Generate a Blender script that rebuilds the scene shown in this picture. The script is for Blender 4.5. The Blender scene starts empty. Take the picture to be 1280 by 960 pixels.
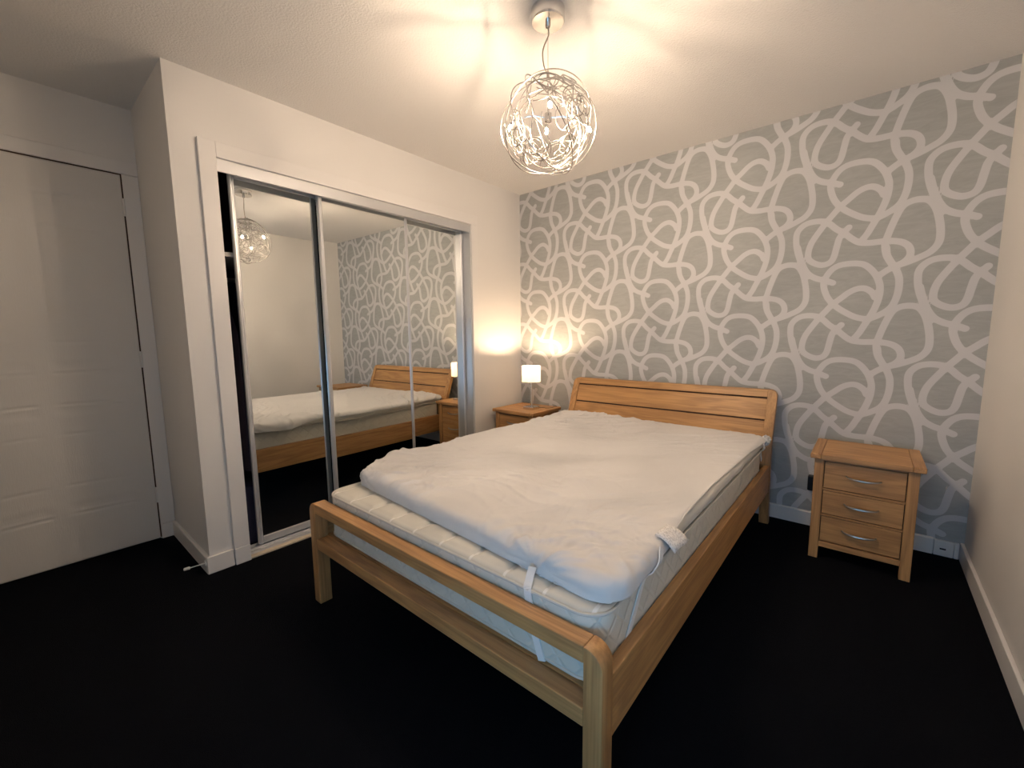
import bpy, bmesh, math, random
import numpy as np
from mathutils import Vector, Matrix, noise

# ------------------------------------------------------------------ camera, light, exposure
SC = bpy.context.scene
COL = SC.collection
random.seed(7)

cam_data = bpy.data.cameras.new('camera')
cam = bpy.data.objects.new('camera', cam_data)
COL.objects.link(cam)
R_ = Vector((0.76525963, 0.64362314, -0.01126775))
F_ = Vector((-0.64026809, 0.75922651, -0.11675559))
U_ = R_.cross(F_)
M = Matrix((R_, U_, -F_)).transposed().to_4x4()
M.translation = Vector((2.46699865, -3.05862281, 1.17792742))
cam.matrix_world = M
cam_data.sensor_width = 36.0
cam_data.lens = 530.2771 * 36.0 / 1280.0
cam_data.clip_start = 0.02
SC.camera = cam

world = bpy.data.worlds.new('daylight')
SC.world = world
world.use_nodes = True
bg = world.node_tree.nodes['Background']
bg.inputs['Color'].default_value = (0.22, 0.59, 1.0, 1)
bg.inputs['Strength'].default_value = 6.6

SC.view_settings.view_transform = 'Standard'
SC.view_settings.look = 'None'
SC.view_settings.gamma = 1.0
SC.view_settings.use_curve_mapping = False
SC.view_settings.exposure = 0.05

BULB_E = 6900.0
LAMP_W = 5.0
H = 2.4
W = 2.903
L = 2.5026
D = 0.677
YB = -3.50

# portal for the daylight window in the back wall (outside the picture)
pl = bpy.data.lights.new('window_portal', 'AREA')
pl.shape = 'RECTANGLE'; pl.size = 0.85; pl.size_y = 0.70
pl.cycles.is_portal = True
po = bpy.data.objects.new('window_portal', pl)
po.location = (2.425, YB - 0.03, 0.65)
po.rotation_euler = (math.radians(90), 0, 0)
COL.objects.link(po)

# ------------------------------------------------------------------ material helpers
def mat_new(name):
    m = bpy.data.materials.new(name)
    m.use_nodes = True
    nt = m.node_tree
    return m, nt, nt.nodes['Principled BSDF']

def N(nt, typ, **kw):
    n = nt.nodes.new(typ)
    for k, v in kw.items():
        if k in n.inputs.keys() if hasattr(n.inputs, 'keys') else False:
            n.inputs[k].default_value = v
        else:
            setattr(n, k, v)
    return n

def add_bump(nt, b, scale, dist, strength=1.0, detail=3, stretch=None, rough=0.5):
    tc = nt.nodes.new('ShaderNodeTexCoord')
    src = tc.outputs['Object']
    if stretch:
        mp = nt.nodes.new('ShaderNodeMapping')
        mp.inputs['Scale'].default_value = stretch
        nt.links.new(src, mp.inputs['Vector']); src = mp.outputs['Vector']
    no = nt.nodes.new('ShaderNodeTexNoise')
    no.inputs['Scale'].default_value = scale
    no.inputs['Detail'].default_value = detail
    no.inputs['Roughness'].default_value = rough
    nt.links.new(src, no.inputs['Vector'])
    bp = nt.nodes.new('ShaderNodeBump')
    bp.inputs['Strength'].default_value = strength
    bp.inputs['Distance'].default_value = dist
    nt.links.new(no.outputs['Fac'], bp.inputs['Height'])
    nt.links.new(bp.outputs['Normal'], b.inputs['Normal'])
    return no

def plain(name, col, rough=0.6, metal=0.0, bump=None, spec=0.5, vary=0.0):
    m, nt, b = mat_new(name)
    b.inputs['Base Color'].default_value = (*col, 1)
    b.inputs['Roughness'].default_value = rough
    b.inputs['Metallic'].default_value = metal
    b.inputs['Specular IOR Level'].default_value = spec
    no = None
    if bump:
        no = add_bump(nt, b, *bump)
    if vary:
        tc = nt.nodes.new('ShaderNodeTexCoord')
        nz = nt.nodes.new('ShaderNodeTexNoise')
        nz.inputs['Scale'].default_value = 3.0
        nz.inputs['Detail'].default_value = 4
        nt.links.new(tc.outputs['Object'], nz.inputs['Vector'])
        mx = nt.nodes.new('ShaderNodeMix'); mx.data_type = 'RGBA'
        mx.inputs['A'].default_value = (*[c * (1 - vary) for c in col], 1)
        mx.inputs['B'].default_value = (*[min(1, c * (1 + vary)) for c in col], 1)
        nt.links.new(nz.outputs['Fac'], mx.inputs['Factor'])
        nt.links.new(mx.outputs['Result'], b.inputs['Base Color'])
    return m

def wood(name, axis, c0=(0.36, 0.185, 0.072), c1=(0.53, 0.292, 0.115), rough=0.42):
    """oak with the grain running along one axis (0,1,2)"""
    m, nt, b = mat_new(name)
    tc = nt.nodes.new('ShaderNodeTexCoord')
    oi = nt.nodes.new('ShaderNodeObjectInfo')
    addv = nt.nodes.new('ShaderNodeVectorMath'); addv.operation = 'ADD'
    sc = nt.nodes.new('ShaderNodeVectorMath'); sc.operation = 'SCALE'
    sc.inputs[0].default_value = (7.3, 3.1, 5.7)
    nt.links.new(oi.outputs['Random'], sc.inputs['Scale'])
    nt.links.new(tc.outputs['Object'], addv.inputs[0]); nt.links.new(sc.outputs[0], addv.inputs[1])
    def stretched(k_long, k_cross):
        mp = nt.nodes.new('ShaderNodeMapping')
        s = [k_cross] * 3; s[axis] = k_long
        mp.inputs['Scale'].default_value = s
        nt.links.new(addv.outputs[0], mp.inputs['Vector'])
        return mp.outputs['Vector']
    n1 = nt.nodes.new('ShaderNodeTexNoise'); n1.inputs['Scale'].default_value = 1.0
    n1.inputs['Detail'].default_value = 3; n1.inputs['Distortion'].default_value = 0.6
    nt.links.new(stretched(1.1, 11), n1.inputs['Vector'])
    # cathedral rings from the first noise
    mm = nt.nodes.new('ShaderNodeMath'); mm.operation = 'MULTIPLY'; mm.inputs[1].default_value = 34
    nt.links.new(n1.outputs['Fac'], mm.inputs[0])
    sn = nt.nodes.new('ShaderNodeMath'); sn.operation = 'SINE'
    nt.links.new(mm.outputs[0], sn.inputs[0])
    n2 = nt.nodes.new('ShaderNodeTexNoise'); n2.inputs['Scale'].default_value = 1.0
    n2.inputs['Detail'].default_value = 4
    nt.links.new(stretched(5, 150), n2.inputs['Vector'])
    a = nt.nodes.new('ShaderNodeMath'); a.operation = 'MULTIPLY_ADD'
    a.inputs[1].default_value = 0.17; nt.links.new(sn.outputs[0], a.inputs[0])
    nt.links.new(n2.outputs['Fac'], a.inputs[2])
    rp = nt.nodes.new('ShaderNodeValToRGB')
    rp.color_ramp.elements[0].position = 0.25; rp.color_ramp.elements[0].color = (*c0, 1)
    rp.color_ramp.elements[1].position = 0.75; rp.color_ramp.elements[1].color = (*c1, 1)
    nt.links.new(a.outputs[0], rp.inputs['Fac'])
    nt.links.new(rp.outputs['Color'], b.inputs['Base Color'])
    b.inputs['Roughness'].default_value = rough
    bp = nt.nodes.new('ShaderNodeBump'); bp.inputs['Distance'].default_value = 0.0006
    bp.inputs['Strength'].default_value = 0.5
    nt.links.new(n2.outputs['Fac'], bp.inputs['Height'])
    nt.links.new(bp.outputs['Normal'], b.inputs['Normal'])
    return m

MW = [wood('oak_grain_%s' % n, i) for i, n in enumerate(('across', 'deep', 'upright'))]
M_wall = plain('painted_wall', (0.75, 0.735, 0.715), 0.55, bump=(260, 0.0008, 0.35))
M_ceil = plain('textured_ceiling_paint', (0.75, 0.735, 0.715), 0.7, bump=(115, 0.006, 0.55, 4))
M_trim = plain('white_gloss_trim', (0.76, 0.745, 0.73), 0.35)
M_door = plain('white_door_paint', (0.66, 0.645, 0.62), 0.42, bump=(30, 0.0008, 0.5, 4, (8, 8, 1)))
M_carpet, _nt, _b = mat_new('black_carpet')
_b.inputs['Base Color'].default_value = (0.0040, 0.0046, 0.0066, 1)
_b.inputs['Roughness'].default_value = 1.0
_b.inputs['Specular IOR Level'].default_value = 0.05
_n = add_bump(_nt, _b, 420, 0.004, 0.8, 3)
M_alu = plain('silver_aluminium', (0.62, 0.63, 0.65), 0.38, 0.55)
M_mirror = plain('mirror_glass', (0.84, 0.86, 0.84), 0.0, 1.0)
M_dark = plain('closet_shade_dark', (0.035, 0.025, 0.022), 0.8)  # shade of the closed-in closet put into its wall colour
M_shelf = plain('white_melamine', (0.6, 0.58, 0.56), 0.5)
M_chrome = plain('polished_chrome', (0.75, 0.74, 0.73), 0.12, 1.0)
M_brushed = plain('brushed_steel', (0.45, 0.42, 0.38), 0.35, 1.0)
M_wire = plain('aluminium_wire', (0.33, 0.315, 0.30), 0.32, 0.9)
M_black = plain('black_plastic', (0.006, 0.006, 0.007), 0.35)
M_plastic = plain('white_plastic', (0.75, 0.74, 0.72), 0.35)
M_gap_shade = plain('gap_shade_brown', (0.05, 0.022, 0.01), 0.8)  # near-black brown, shade painted into narrow gaps and slots
M_pine = plain('pale_pine', (0.55, 0.40, 0.25), 0.6, vary=0.15)
M_cloth1 = plain('dark_plum_cloth', (0.020, 0.014, 0.030), 0.95, bump=(40, 0.003, 0.6))
M_cloth2 = plain('navy_cloth', (0.014, 0.016, 0.045), 0.9, bump=(50, 0.003, 0.6))
M_piping = plain('mattress_piping', (0.60, 0.58, 0.53), 0.8)
M_strap = plain('white_elastic', (0.78, 0.78, 0.78), 0.8, bump=(700, 0.0006, 0.6))
M_frame_black = plain('rubber_tip', (0.6, 0.6, 0.6), 0.6)

M_sheet = plain('white_cotton', (0.69, 0.685, 0.69), 0.85, bump=(34, 0.0022, 0.5, 5, (1.6, 0.8, 1.0)), spec=0.2)
M_topper = plain('cream_quilt_cloth', (0.68, 0.665, 0.615), 0.85, bump=(60, 0.003, 0.5, 4), spec=0.2)

# mattress ticking with a fine diamond quilting
M_mattress, nt, b = mat_new('quilted_ticking')
b.inputs['Roughness'].default_value = 0.75
tc = nt.nodes.new('ShaderNodeTexCoord')
sp = nt.nodes.new('ShaderNodeSeparateXYZ'); nt.links.new(tc.outputs['Object'], sp.inputs[0])
xy = nt.nodes.new('ShaderNodeMath'); xy.operation = 'ADD'
nt.links.new(sp.outputs['X'], xy.inputs[0]); nt.links.new(sp.outputs['Y'], xy.inputs[1])
# stitched channel lines across the top
sx = nt.nodes.new('ShaderNodeMath'); sx.operation = 'ADD'; sx.inputs[1].default_value = 1.345 - 0.87 + 1.4
nt.links.new(sp.outputs['X'], sx.inputs[0])
px0 = nt.nodes.new('ShaderNodeMath'); px0.operation = 'PINGPONG'; px0.inputs[1].default_value = 0.07
nt.links.new(sx.outputs[0], px0.inputs[0])
lm = nt.nodes.new('ShaderNodeMapRange'); lm.inputs['From Min'].default_value = 0.0035; lm.inputs['From Max'].default_value = 0.006
nt.links.new(px0.outputs[0], lm.inputs['Value'])
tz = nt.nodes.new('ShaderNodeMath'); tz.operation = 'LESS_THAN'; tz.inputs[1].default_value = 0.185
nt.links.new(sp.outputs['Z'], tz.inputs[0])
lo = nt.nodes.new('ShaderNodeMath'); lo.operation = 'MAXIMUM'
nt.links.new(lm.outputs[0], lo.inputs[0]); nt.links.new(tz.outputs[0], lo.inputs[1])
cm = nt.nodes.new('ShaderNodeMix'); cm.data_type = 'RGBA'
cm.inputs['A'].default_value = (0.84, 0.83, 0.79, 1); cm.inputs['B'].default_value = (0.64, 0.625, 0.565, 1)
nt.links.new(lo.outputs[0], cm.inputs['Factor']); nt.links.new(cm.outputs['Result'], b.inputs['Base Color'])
outs = []
for op in ('ADD', 'SUBTRACT'):
    a = nt.nodes.new('ShaderNodeMath'); a.operation = op
    nt.links.new(xy.outputs[0], a.inputs[0]); nt.links.new(sp.outputs['Z'], a.inputs[1])
    f = nt.nodes.new('ShaderNodeMath'); f.operation = 'PINGPONG'; f.inputs[1].default_value = 0.042
    nt.links.new(a.outputs[0], f.inputs[0])
    g = nt.nodes.new('ShaderNodeMapRange'); g.inputs['From Min'].default_value = 0; g.inputs['From Max'].default_value = 0.012; g.interpolation_type = 'SMOOTHSTEP'
    nt.links.new(f.outputs[0], g.inputs['Value']); outs.append(g)
mn = nt.nodes.new('ShaderNodeMath'); mn.operation = 'MINIMUM'
nt.links.new(outs[0].outputs[0], mn.inputs[0]); nt.links.new(outs[1].outputs[0], mn.inputs[1])
ge = nt.nodes.new('ShaderNodeNewGeometry')
sn = nt.nodes.new('ShaderNodeSeparateXYZ'); nt.links.new(ge.outputs['True Normal'], sn.inputs[0])
lt = nt.nodes.new('ShaderNodeMath'); lt.operation = 'LESS_THAN'; lt.inputs[1].default_value = 0.3
nt.links.new(sn.outputs['Z'], lt.inputs[0])
bp = nt.nodes.new('ShaderNodeBump'); bp.inputs['Distance'].default_value = 0.0022
nt.links.new(mn.outputs[0], bp.inputs['Height']); nt.links.new(lt.outputs[0], bp.inputs['Strength'])
nt.links.new(bp.outputs['Normal'], b.inputs['Normal'])

def emit(name, col, s):
    m = bpy.data.materials.new(name); m.use_nodes = True
    nt = m.node_tree; nt.nodes.remove(nt.nodes['Principled BSDF'])
    e = nt.nodes.new('ShaderNodeEmission')
    e.inputs['Color'].default_value = (*col, 1); e.inputs['Strength'].default_value = s
    nt.links.new(e.outputs[0], nt.nodes['Material Output'].inputs[0])
    return m
WARM = (1.0, 0.76, 0.545)
M_bulb = emit('halogen_capsule', WARM, BULB_E)
M_bulb2 = emit('lamp_bulb_glass', (1.0, 0.70, 0.44), 3600)

M_shade = bpy.data.materials.new('lamp_shade_fabric'); M_shade.use_nodes = True
nt = M_shade.node_tree; nt.nodes.remove(nt.nodes['Principled BSDF'])
df = nt.nodes.new('ShaderNodeBsdfDiffuse'); df.inputs[0].default_value = (0.92, 0.89, 0.84, 1)
tr = nt.nodes.new('ShaderNodeBsdfTranslucent'); tr.inputs[0].default_value = (0.97, 0.93, 0.86, 1)
mx = nt.nodes.new('ShaderNodeMixShader'); mx.inputs[0].default_value = 0.74
nt.links.new(df.outputs[0], mx.inputs[1]); nt.links.new(tr.outputs[0], mx.inputs[2])
nt.links.new(mx.outputs[0], nt.nodes['Material Output'].inputs[0])

# wallpaper: the printed band is a threshold of the distance stored on the wall mesh
M_paper, nt, b = mat_new('scribble_wallpaper')
at = nt.nodes.new('ShaderNodeAttribute'); at.attribute_name = 'band_distance'
mr = nt.nodes.new('ShaderNodeMapRange')
mr.inputs['From Min'].default_value = 0.0148; mr.inputs['From Max'].default_value = 0.0165
nt.links.new(at.outputs['Fac'], mr.inputs['Value'])
tc = nt.nodes.new('ShaderNodeTexCoord')
mp = nt.nodes.new('ShaderNodeMapping'); mp.inputs['Scale'].default_value = (3.0, 1, 11.0)
mp.inputs['Rotation'].default_value = (0, 0.45, 0)
nt.links.new(tc.outputs['Object'], mp.inputs['Vector'])
ns = nt.nodes.new('ShaderNodeTexNoise'); ns.inputs['Scale'].default_value = 2.2; ns.inputs['Detail'].default_value = 6
ns.inputs['Roughness'].default_value = 0.65; ns.inputs['Distortion'].default_value = 1.6
nt.links.new(mp.outputs[0], ns.inputs['Vector'])
rp = nt.nodes.new('ShaderNodeValToRGB')
rp.color_ramp.elements[0].position = 0.35; rp.color_ramp.elements[0].color = (0.355, 0.365, 0.36, 1)
rp.color_ramp.elements[1].position = 0.72; rp.color_ramp.elements[1].color = (0.42, 0.435, 0.43, 1)
nt.links.new(ns.outputs['Fac'], rp.inputs['Fac'])
mx = nt.nodes.new('ShaderNodeMix'); mx.data_type = 'RGBA'
mx.inputs['A'].default_value = (0.605, 0.61, 0.62, 1)
nt.links.new(mr.outputs[0], mx.inputs['Factor']); nt.links.new(rp.outputs[0], mx.inputs['B'])
nt.links.new(mx.outputs['Result'], b.inputs['Base Color'])
b.inputs['Roughness'].default_value = 0.6

# ------------------------------------------------------------------ geometry helpers
def link_mesh(name, me, mat, parent=None):
    o = bpy.data.objects.new(name, me)
    COL.objects.link(o)
    if mat:
        for mm in (mat if isinstance(mat, (list, tuple)) else [mat]):
            me.materials.append(mm)
    if parent:
        o.parent = parent
        o.matrix_parent_inverse = Matrix.Translation(-parent.location) @ Matrix.Identity(4) if False else Matrix.Identity(4)
    return o

def obj(name, bm, mat, parent=None, smooth=False):
    """bm is in world coordinates; the mesh is shifted into its parent's frame"""
    bmesh.ops.recalc_face_normals(bm, faces=bm.faces)
    if parent is not None:
        off = base_of(parent)
        bmesh.ops.translate(bm, verts=bm.verts, vec=-off)
    me = bpy.data.meshes.new(name)
    bm.to_mesh(me); bm.free()
    if smooth:
        for p in me.polygons: p.use_smooth = True
        try:
            me.set_sharp_from_angle(angle=math.radians(38))
        except Exception:
            pass
    return link_mesh(name, me, mat, parent)

def base_of(o):
    v = Vector(o.location)
    while o.parent:
        o = o.parent; v = v + Vector(o.location)
    return v

def thing(name, label, cat, loc, group=None):
    o = bpy.data.objects.new(name, None); COL.objects.link(o)
    o.location = loc; o.empty_display_size = 0.1
    o['label'] = label; o['category'] = cat
    if group: o['group'] = group
    return o

def tag(o, label, cat, group=None):
    o['label'] = label; o['category'] = cat
    if group: o['group'] = group
    return o

def struct(o, label=None, cat=None):
    o['kind'] = 'structure'
    if label: o['label'] = label
    if cat: o['category'] = cat
    return o

def box(bm, x0, x1, y0, y1, z0, z1, bev=0.0, seg=2):
    t = bmesh.new()
    bmesh.ops.create_cube(t, size=1)
    bmesh.ops.scale(t, vec=(abs(x1 - x0), abs(y1 - y0), abs(z1 - z0)), verts=t.verts)
    bmesh.ops.translate(t, vec=((x0 + x1) / 2, (y0 + y1) / 2, (z0 + z1) / 2), verts=t.verts)
    if bev:
        bmesh.ops.bevel(t, geom=t.edges[:] + t.verts[:], offset=bev, segments=seg, profile=0.5, affect='EDGES', clamp_overlap=True)
    me = bpy.data.meshes.new('t'); t.to_mesh(me); t.free()
    bm.from_mesh(me); bpy.data.meshes.remove(me)
    return bm

def B(*a, **k):
    return box(bmesh.new(), *a, **k)

def prism(pts, axis, a0, a1, bev=0.0):
    """closed outline in the two remaining axes, extruded along axis"""
    bm = bmesh.new()
    def mk(p, a):
        v = [p[0], p[1]]; v.insert(axis, a); return bm.verts.new(v)
    r0 = [mk(p, a0) for p in pts]; r1 = [mk(p, a1) for p in pts]
    n = len(pts)
    bm.faces.new(r0); bm.faces.new(list(reversed(r1)))
    for i in range(n):
        bm.faces.new((r0[i], r1[i], r1[(i + 1) % n], r0[(i + 1) % n]))
    bmesh.ops.recalc_face_normals(bm, faces=bm.faces)
    if bev:
        ed = [e for e in bm.edges if e.calc_face_angle(0) > 0.6]
        bmesh.ops.bevel(bm, geom=ed, offset=bev, segments=2, profile=0.5, affect='EDGES', clamp_overlap=True)
    return bm

def lathe(bm, cx, cy, prof, n=32, cap=True):
    rings = []
    for r, z in prof:
        rings.append([bm.verts.new((cx + r * math.cos(2 * math.pi * i / n), cy + r * math.sin(2 * math.pi * i / n), z)) for i in range(n)])
    for a, b in zip(rings, rings[1:]):
        for i in range(n):
            bm.faces.new((a[i], a[(i + 1) % n], b[(i + 1) % n], b[i]))
    if cap:
        bm.faces.new(rings[0][::-1]); bm.faces.new(rings[-1])
    return bm

def catmull(pts, k=6, closed=False):
    P = [np.array(p, float) for p in pts]; n = len(P); out = []
    rng = range(n) if closed else range(n - 1)
    for i in rng:
        if closed:
            p0, p1, p2, p3 = P[i - 1], P[i], P[(i + 1) % n], P[(i + 2) % n]
        else:
            p1, p2 = P[i], P[i + 1]
            p0 = P[i - 1] if i else 2 * p1 - p2
            p3 = P[i + 2] if i + 2 < n else 2 * p2 - p1
        for j in range(k):
            t = j / k
            out.append(0.5 * (2 * p1 + (p2 - p0) * t + (2 * p0 - 5 * p1 + 4 * p2 - p3) * t * t + (3 * p1 - p0 - 3 * p2 + p3) * t ** 3))
    if not closed: out.append(P[-1])
    return out

def tube(bm, pts, r, n=8, closed=False, radii=None, flat=None):
    pts = [Vector(p) for p in pts]; m = len(pts)
    rings = []; up = None
    for i, p in enumerate(pts):
        if closed: t = pts[(i + 1) % m] - pts[i - 1]
        else: t = pts[min(i + 1, m - 1)] - pts[max(i - 1, 0)]
        t.normalize()
        if up is None:
            up = Vector((0, 0, 1)) if abs(t.z) < 0.9 else Vector((1, 0, 0))
        a = t.cross(up)
        if a.length < 1e-5: a = t.orthogonal()
        a.normalize(); b = a.cross(t).normalized(); up = b
        rr = radii[i] if radii else r
        fa, fb = flat if flat else (1, 1)
        rings.append([bm.verts.new(p + a * math.cos(2 * math.pi * k / n) * rr * fa + b * math.sin(2 * math.pi * k / n) * rr * fb) for k in range(n)])
    for i in range(m if closed else m - 1):
        A, Bq = rings[i], rings[(i + 1) % m]
        if closed and i == m - 1:
            # best rotation to close without a twist
            best = min(range(n), key=lambda s: (A[0].co - Bq[s].co).length)
            Bq = [Bq[(k + best) % n] for k in range(n)]
        for k in range(n):
            bm.faces.new((A[k], A[(k + 1) % n], Bq[(k + 1) % n], Bq[k]))
    if not closed:
        bm.faces.new(rings[0][::-1]); bm.faces.new(rings[-1])
    return bm

# ------------------------------------------------------------------ the room shell
T = 0.14
bm = B(-0.9, W + 0.1, YB - 0.1, 0.1, -0.06, 0.0)
struct(obj('floor', bm, M_carpet))
bm = B(-0.9, W + 0.1, YB - 0.1, 0.1, H, H + 0.06)
struct(obj('ceiling', bm, M_ceil))
struct(obj('wall_right', B(W, W + 0.1, YB - 0.1, 0.1, 0, H), M_wall))
bm = bmesh.new()                                    # closet front wall with its opening
CY0, CY1, CZ = -2.325, -0.625, 2.035
box(bm, -T, 0, -L, CY0, 0, H); box(bm, -T, 0, CY1, 0, 0, H); box(bm, -T, 0, CY0, CY1, CZ, H)
struct(obj('wall_left', bm, M_wall))
struct(obj('wall_recess', B(-D, -T, -L, -L + 0.05, 0, H), M_wall))
bm = bmesh.new()                                    # wall around the bedroom door
DY1, DY0, DZ = -2.575, -3.335, 2.05
box(bm, -D - 0.1, -D, YB, DY0, 0, H); box(bm, -D - 0.1, -D, DY1, -L + 0.05, 0, H); box(bm, -D - 0.1, -D, DY0, DY1, DZ, H)
box(bm, -D - 0.14, -D - 0.1, YB, -L + 0.05, 0, H)  # unseen backing added to stop daylight leaking past the door
struct(obj('wall_door_side', bm, M_wall))
WX0, WX1, WZ0, WZ1 = 2.0, 2.85, 0.30, 1.0
bm = bmesh.new()
box(bm, -D - 0.1, WX0, YB - 0.1, YB, 0, H); box(bm, WX1, W, YB - 0.1, YB, 0, H)
box(bm, WX0, WX1, YB - 0.1, YB, 0, WZ0); box(bm, WX0, WX1, YB - 0.1, YB, WZ1, H)
struct(obj('wall_back', bm, M_wall))
fr = bmesh.new()
for a in ((WX0, WX0 + .04, WZ0, WZ1), (WX1 - .04, WX1, WZ0, WZ1), (WX0, WX1, WZ0, WZ0 + .04), (WX0, WX1, WZ1 - .04, WZ1), (2.40, 2.44, WZ0, WZ1)):
    box(fr, a[0], a[1], YB - 0.08, YB - 0.04, a[2], a[3])
struct(obj('window_1', fr, M_trim))

# wallpapered wall: fine grid carrying the distance to the nearest band
STROKES = [
[(2.535, 0.978), (2.581, 0.992), (2.629, 1.013), (2.67, 1.037), (2.695, 1.076), (2.698, 1.128), (2.689, 1.191), (2.673, 1.249), (2.647, 1.29), (2.613, 1.302), (2.579, 1.299), (2.551, 1.283), (2.532, 1.248), (2.512, 1.188), (2.498, 1.135), (2.491, 1.101), (2.499, 1.046), (2.517, 1.006), (2.537, 0.973)],
[(2.498, 1.61), (2.504, 1.57), (2.524, 1.529), (2.546, 1.488), (2.56, 1.442), (2.561, 1.384), (2.552, 1.332), (2.535, 1.294), (2.507, 1.268), (2.462, 1.243), (2.431, 1.24), (2.387, 1.253), (2.341, 1.282), (2.3, 1.315), (2.262, 1.363), (2.241, 1.421), (2.24, 1.462), (2.265, 1.513), (2.302, 1.54), (2.357, 1.545), (2.406, 1.536), (2.439, 1.509), (2.468, 1.466), (2.485, 1.415), (2.486, 1.363), (2.476, 1.31), (2.456, 1.254), (2.433, 1.203), (2.414, 1.162), (2.392, 1.129)],
[(2.469, 1.354), (2.455, 1.381), (2.425, 1.404), (2.391, 1.405), (2.356, 1.388), (2.32, 1.356), (2.287, 1.327), (2.261, 1.293), (2.234, 1.258), (2.201, 1.208), (2.168, 1.15), (2.155, 1.098), (2.159, 1.058), (2.187, 1.032), (2.224, 1.018), (2.259, 1.027), (2.276, 1.056), (2.285, 1.106), (2.295, 1.157), (2.313, 1.185), (2.333, 1.209)],
[(2.28, 1.446), (2.239, 1.465), (2.203, 1.477), (2.166, 1.502), (2.139, 1.544), (2.117, 1.604), (2.102, 1.663)],
[(2.154, 0.956), (2.124, 1.038), (2.102, 1.106), (2.092, 1.166), (2.095, 1.218), (2.125, 1.254), (2.167, 1.266), (2.216, 1.261), (2.246, 1.242), (2.277, 1.21), (2.314, 1.181), (2.35, 1.146), (2.384, 1.121), (2.428, 1.113), (2.471, 1.113), (2.512, 1.111), (2.554, 1.1), (2.582, 1.078), (2.594, 1.048), (2.591, 1.020), (2.571, 0.995), (2.540, 0.978)],
[(2.560, 1.522), (2.535, 1.508), (2.507, 1.492), (2.473, 1.464)],
]
NX, NZ = 413, 343
gx, gz = np.meshgrid(np.linspace(0, W, NX), np.linspace(0, H, NZ))
px, pz = gx.ravel(), gz.ravel()
AX, AZ, BZ = 0.540, 0.2665, 0.533
ox, oz = 2.39, 1.26
ia = np.round((px - ox) / AX)
qx = px - ia * AX; qz = pz - ia * AZ
ib = np.round((qz - oz) / BZ); qz = qz - ib * BZ
best = np.full(px.shape, 9.0)
for s in STROKES:
    c = catmull(s, 3)
    for a, b_ in zip(c, c[1:]):
        for da in (-1, 0, 1):
            for db in (-2, -1, 0, 1, 2):
                s0 = np.array([a[0] + da * AX, a[1] + da * AZ + db * BZ]); s1 = np.array([b_[0] + da * AX, b_[1] + da * AZ + db * BZ])
                mid = (s0 + s1) / 2
                if abs(mid[0] - ox) > 0.34 or abs(mid[1] - oz) > 0.34: continue
                dv = s1 - s0; ll = dv @ dv + 1e-12
                t = np.clip(((qx - s0[0]) * dv[0] + (qz - s0[1]) * dv[1]) / ll, 0, 1)
                best = np.minimum(best, np.hypot(qx - s0[0] - t * dv[0], qz - s0[1] - t * dv[1]))
co = np.zeros((NX * NZ, 3), np.float32); co[:, 0] = px; co[:, 2] = pz
idx = np.arange(NX * NZ).reshape(NZ, NX)
quads = np.stack([idx[:-1, :-1], idx[:-1, 1:], idx[1:, 1:], idx[1:, :-1]], -1).reshape(-1, 4)
me = bpy.data.meshes.new('wall_far')
me.from_pydata(co.tolist() + [(0, .1, 0), (W, .1, 0), (W, .1, H), (0, .1, H)], [], quads.tolist() + [(NX * NZ + 1, NX * NZ, NX * NZ + 3, NX * NZ + 2)])
atr = me.attributes.new('band_distance', 'FLOAT', 'POINT')
atr.data.foreach_set('value', np.concatenate([best, np.ones(4)]).astype(np.float32))
struct(link_mesh('wall_far', me, M_paper))

# closet shell behind the front wall
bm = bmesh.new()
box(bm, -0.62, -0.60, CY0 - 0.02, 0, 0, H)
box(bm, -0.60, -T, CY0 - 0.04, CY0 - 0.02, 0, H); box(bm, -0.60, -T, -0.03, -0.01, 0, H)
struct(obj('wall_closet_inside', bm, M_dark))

# skirting
BH, BT = 0.088, 0.015
def skirt(name, x0, x1, y0, y1, axis):
    """board with an eased top edge; axis = direction of its run"""
    if axis == 0:
        pts = [(y1, 0), (y1, BH), (y0 + .004, BH), (y0, BH - .006), (y0, 0)]
        return prism(pts, 0, x0, x1)
    s = [(x0, 0), (x0, BH), (x1, BH), (x1, 0)]
    return prism(s, 1, y0, y1, bev=0.003)
struct(obj('baseboard_far', skirt('f', 0.0, 2.79, -BT, -0.0005, 0), M_trim))
struct(obj('baseboard_right', skirt('r', W - BT, W - 0.0005, YB, -0.0005, 1), M_trim))
bm = bmesh.new()
for b_ in (skirt('l', 0.0005, BT, -L - BT, -2.40, 1), skirt('l2', 0.0005, BT, -0.555, -BT, 1)):
    me = bpy.data.meshes.new('t'); b_.to_mesh(me); b_.free(); bm.from_mesh(me)
struct(obj('baseboard_left', bm, M_trim))
struct(obj('baseboard_recess', prism([(-L, 0), (-L, BH), (-L - BT + .004, BH), (-L - BT, BH - .006), (-L - BT, 0)], 0, -D + BT, 0.0), M_trim))
struct(obj('baseboard_door_side', skirt('d', -D + 0.0005, -D + BT, DY1 + 0.003, -L - 0.0005, 1), M_trim))

# closet architrave, one board per side (skirting blocks below the left one)
AW = 0.072
t1 = bmesh.new()
box(t1, 0.0005, 0.017, CY0 - AW, CY0, BH, CZ + AW, bev=0.0025)
box(t1, 0.0005, 0.022, CY0 - AW, CY0, 0, BH, bev=0.003)
struct(obj('trim_1', t1, M_trim))
struct(obj('trim_2', B(0.0005, 0.017, CY0, CY1 + AW * 0.9, CZ, CZ + AW, bev=0.0025), M_trim))
struct(obj('trim_3', B(0.0005, 0.017, CY1, CY1 + AW * 0.9, 0, CZ, bev=0.0025), M_trim))
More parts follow.
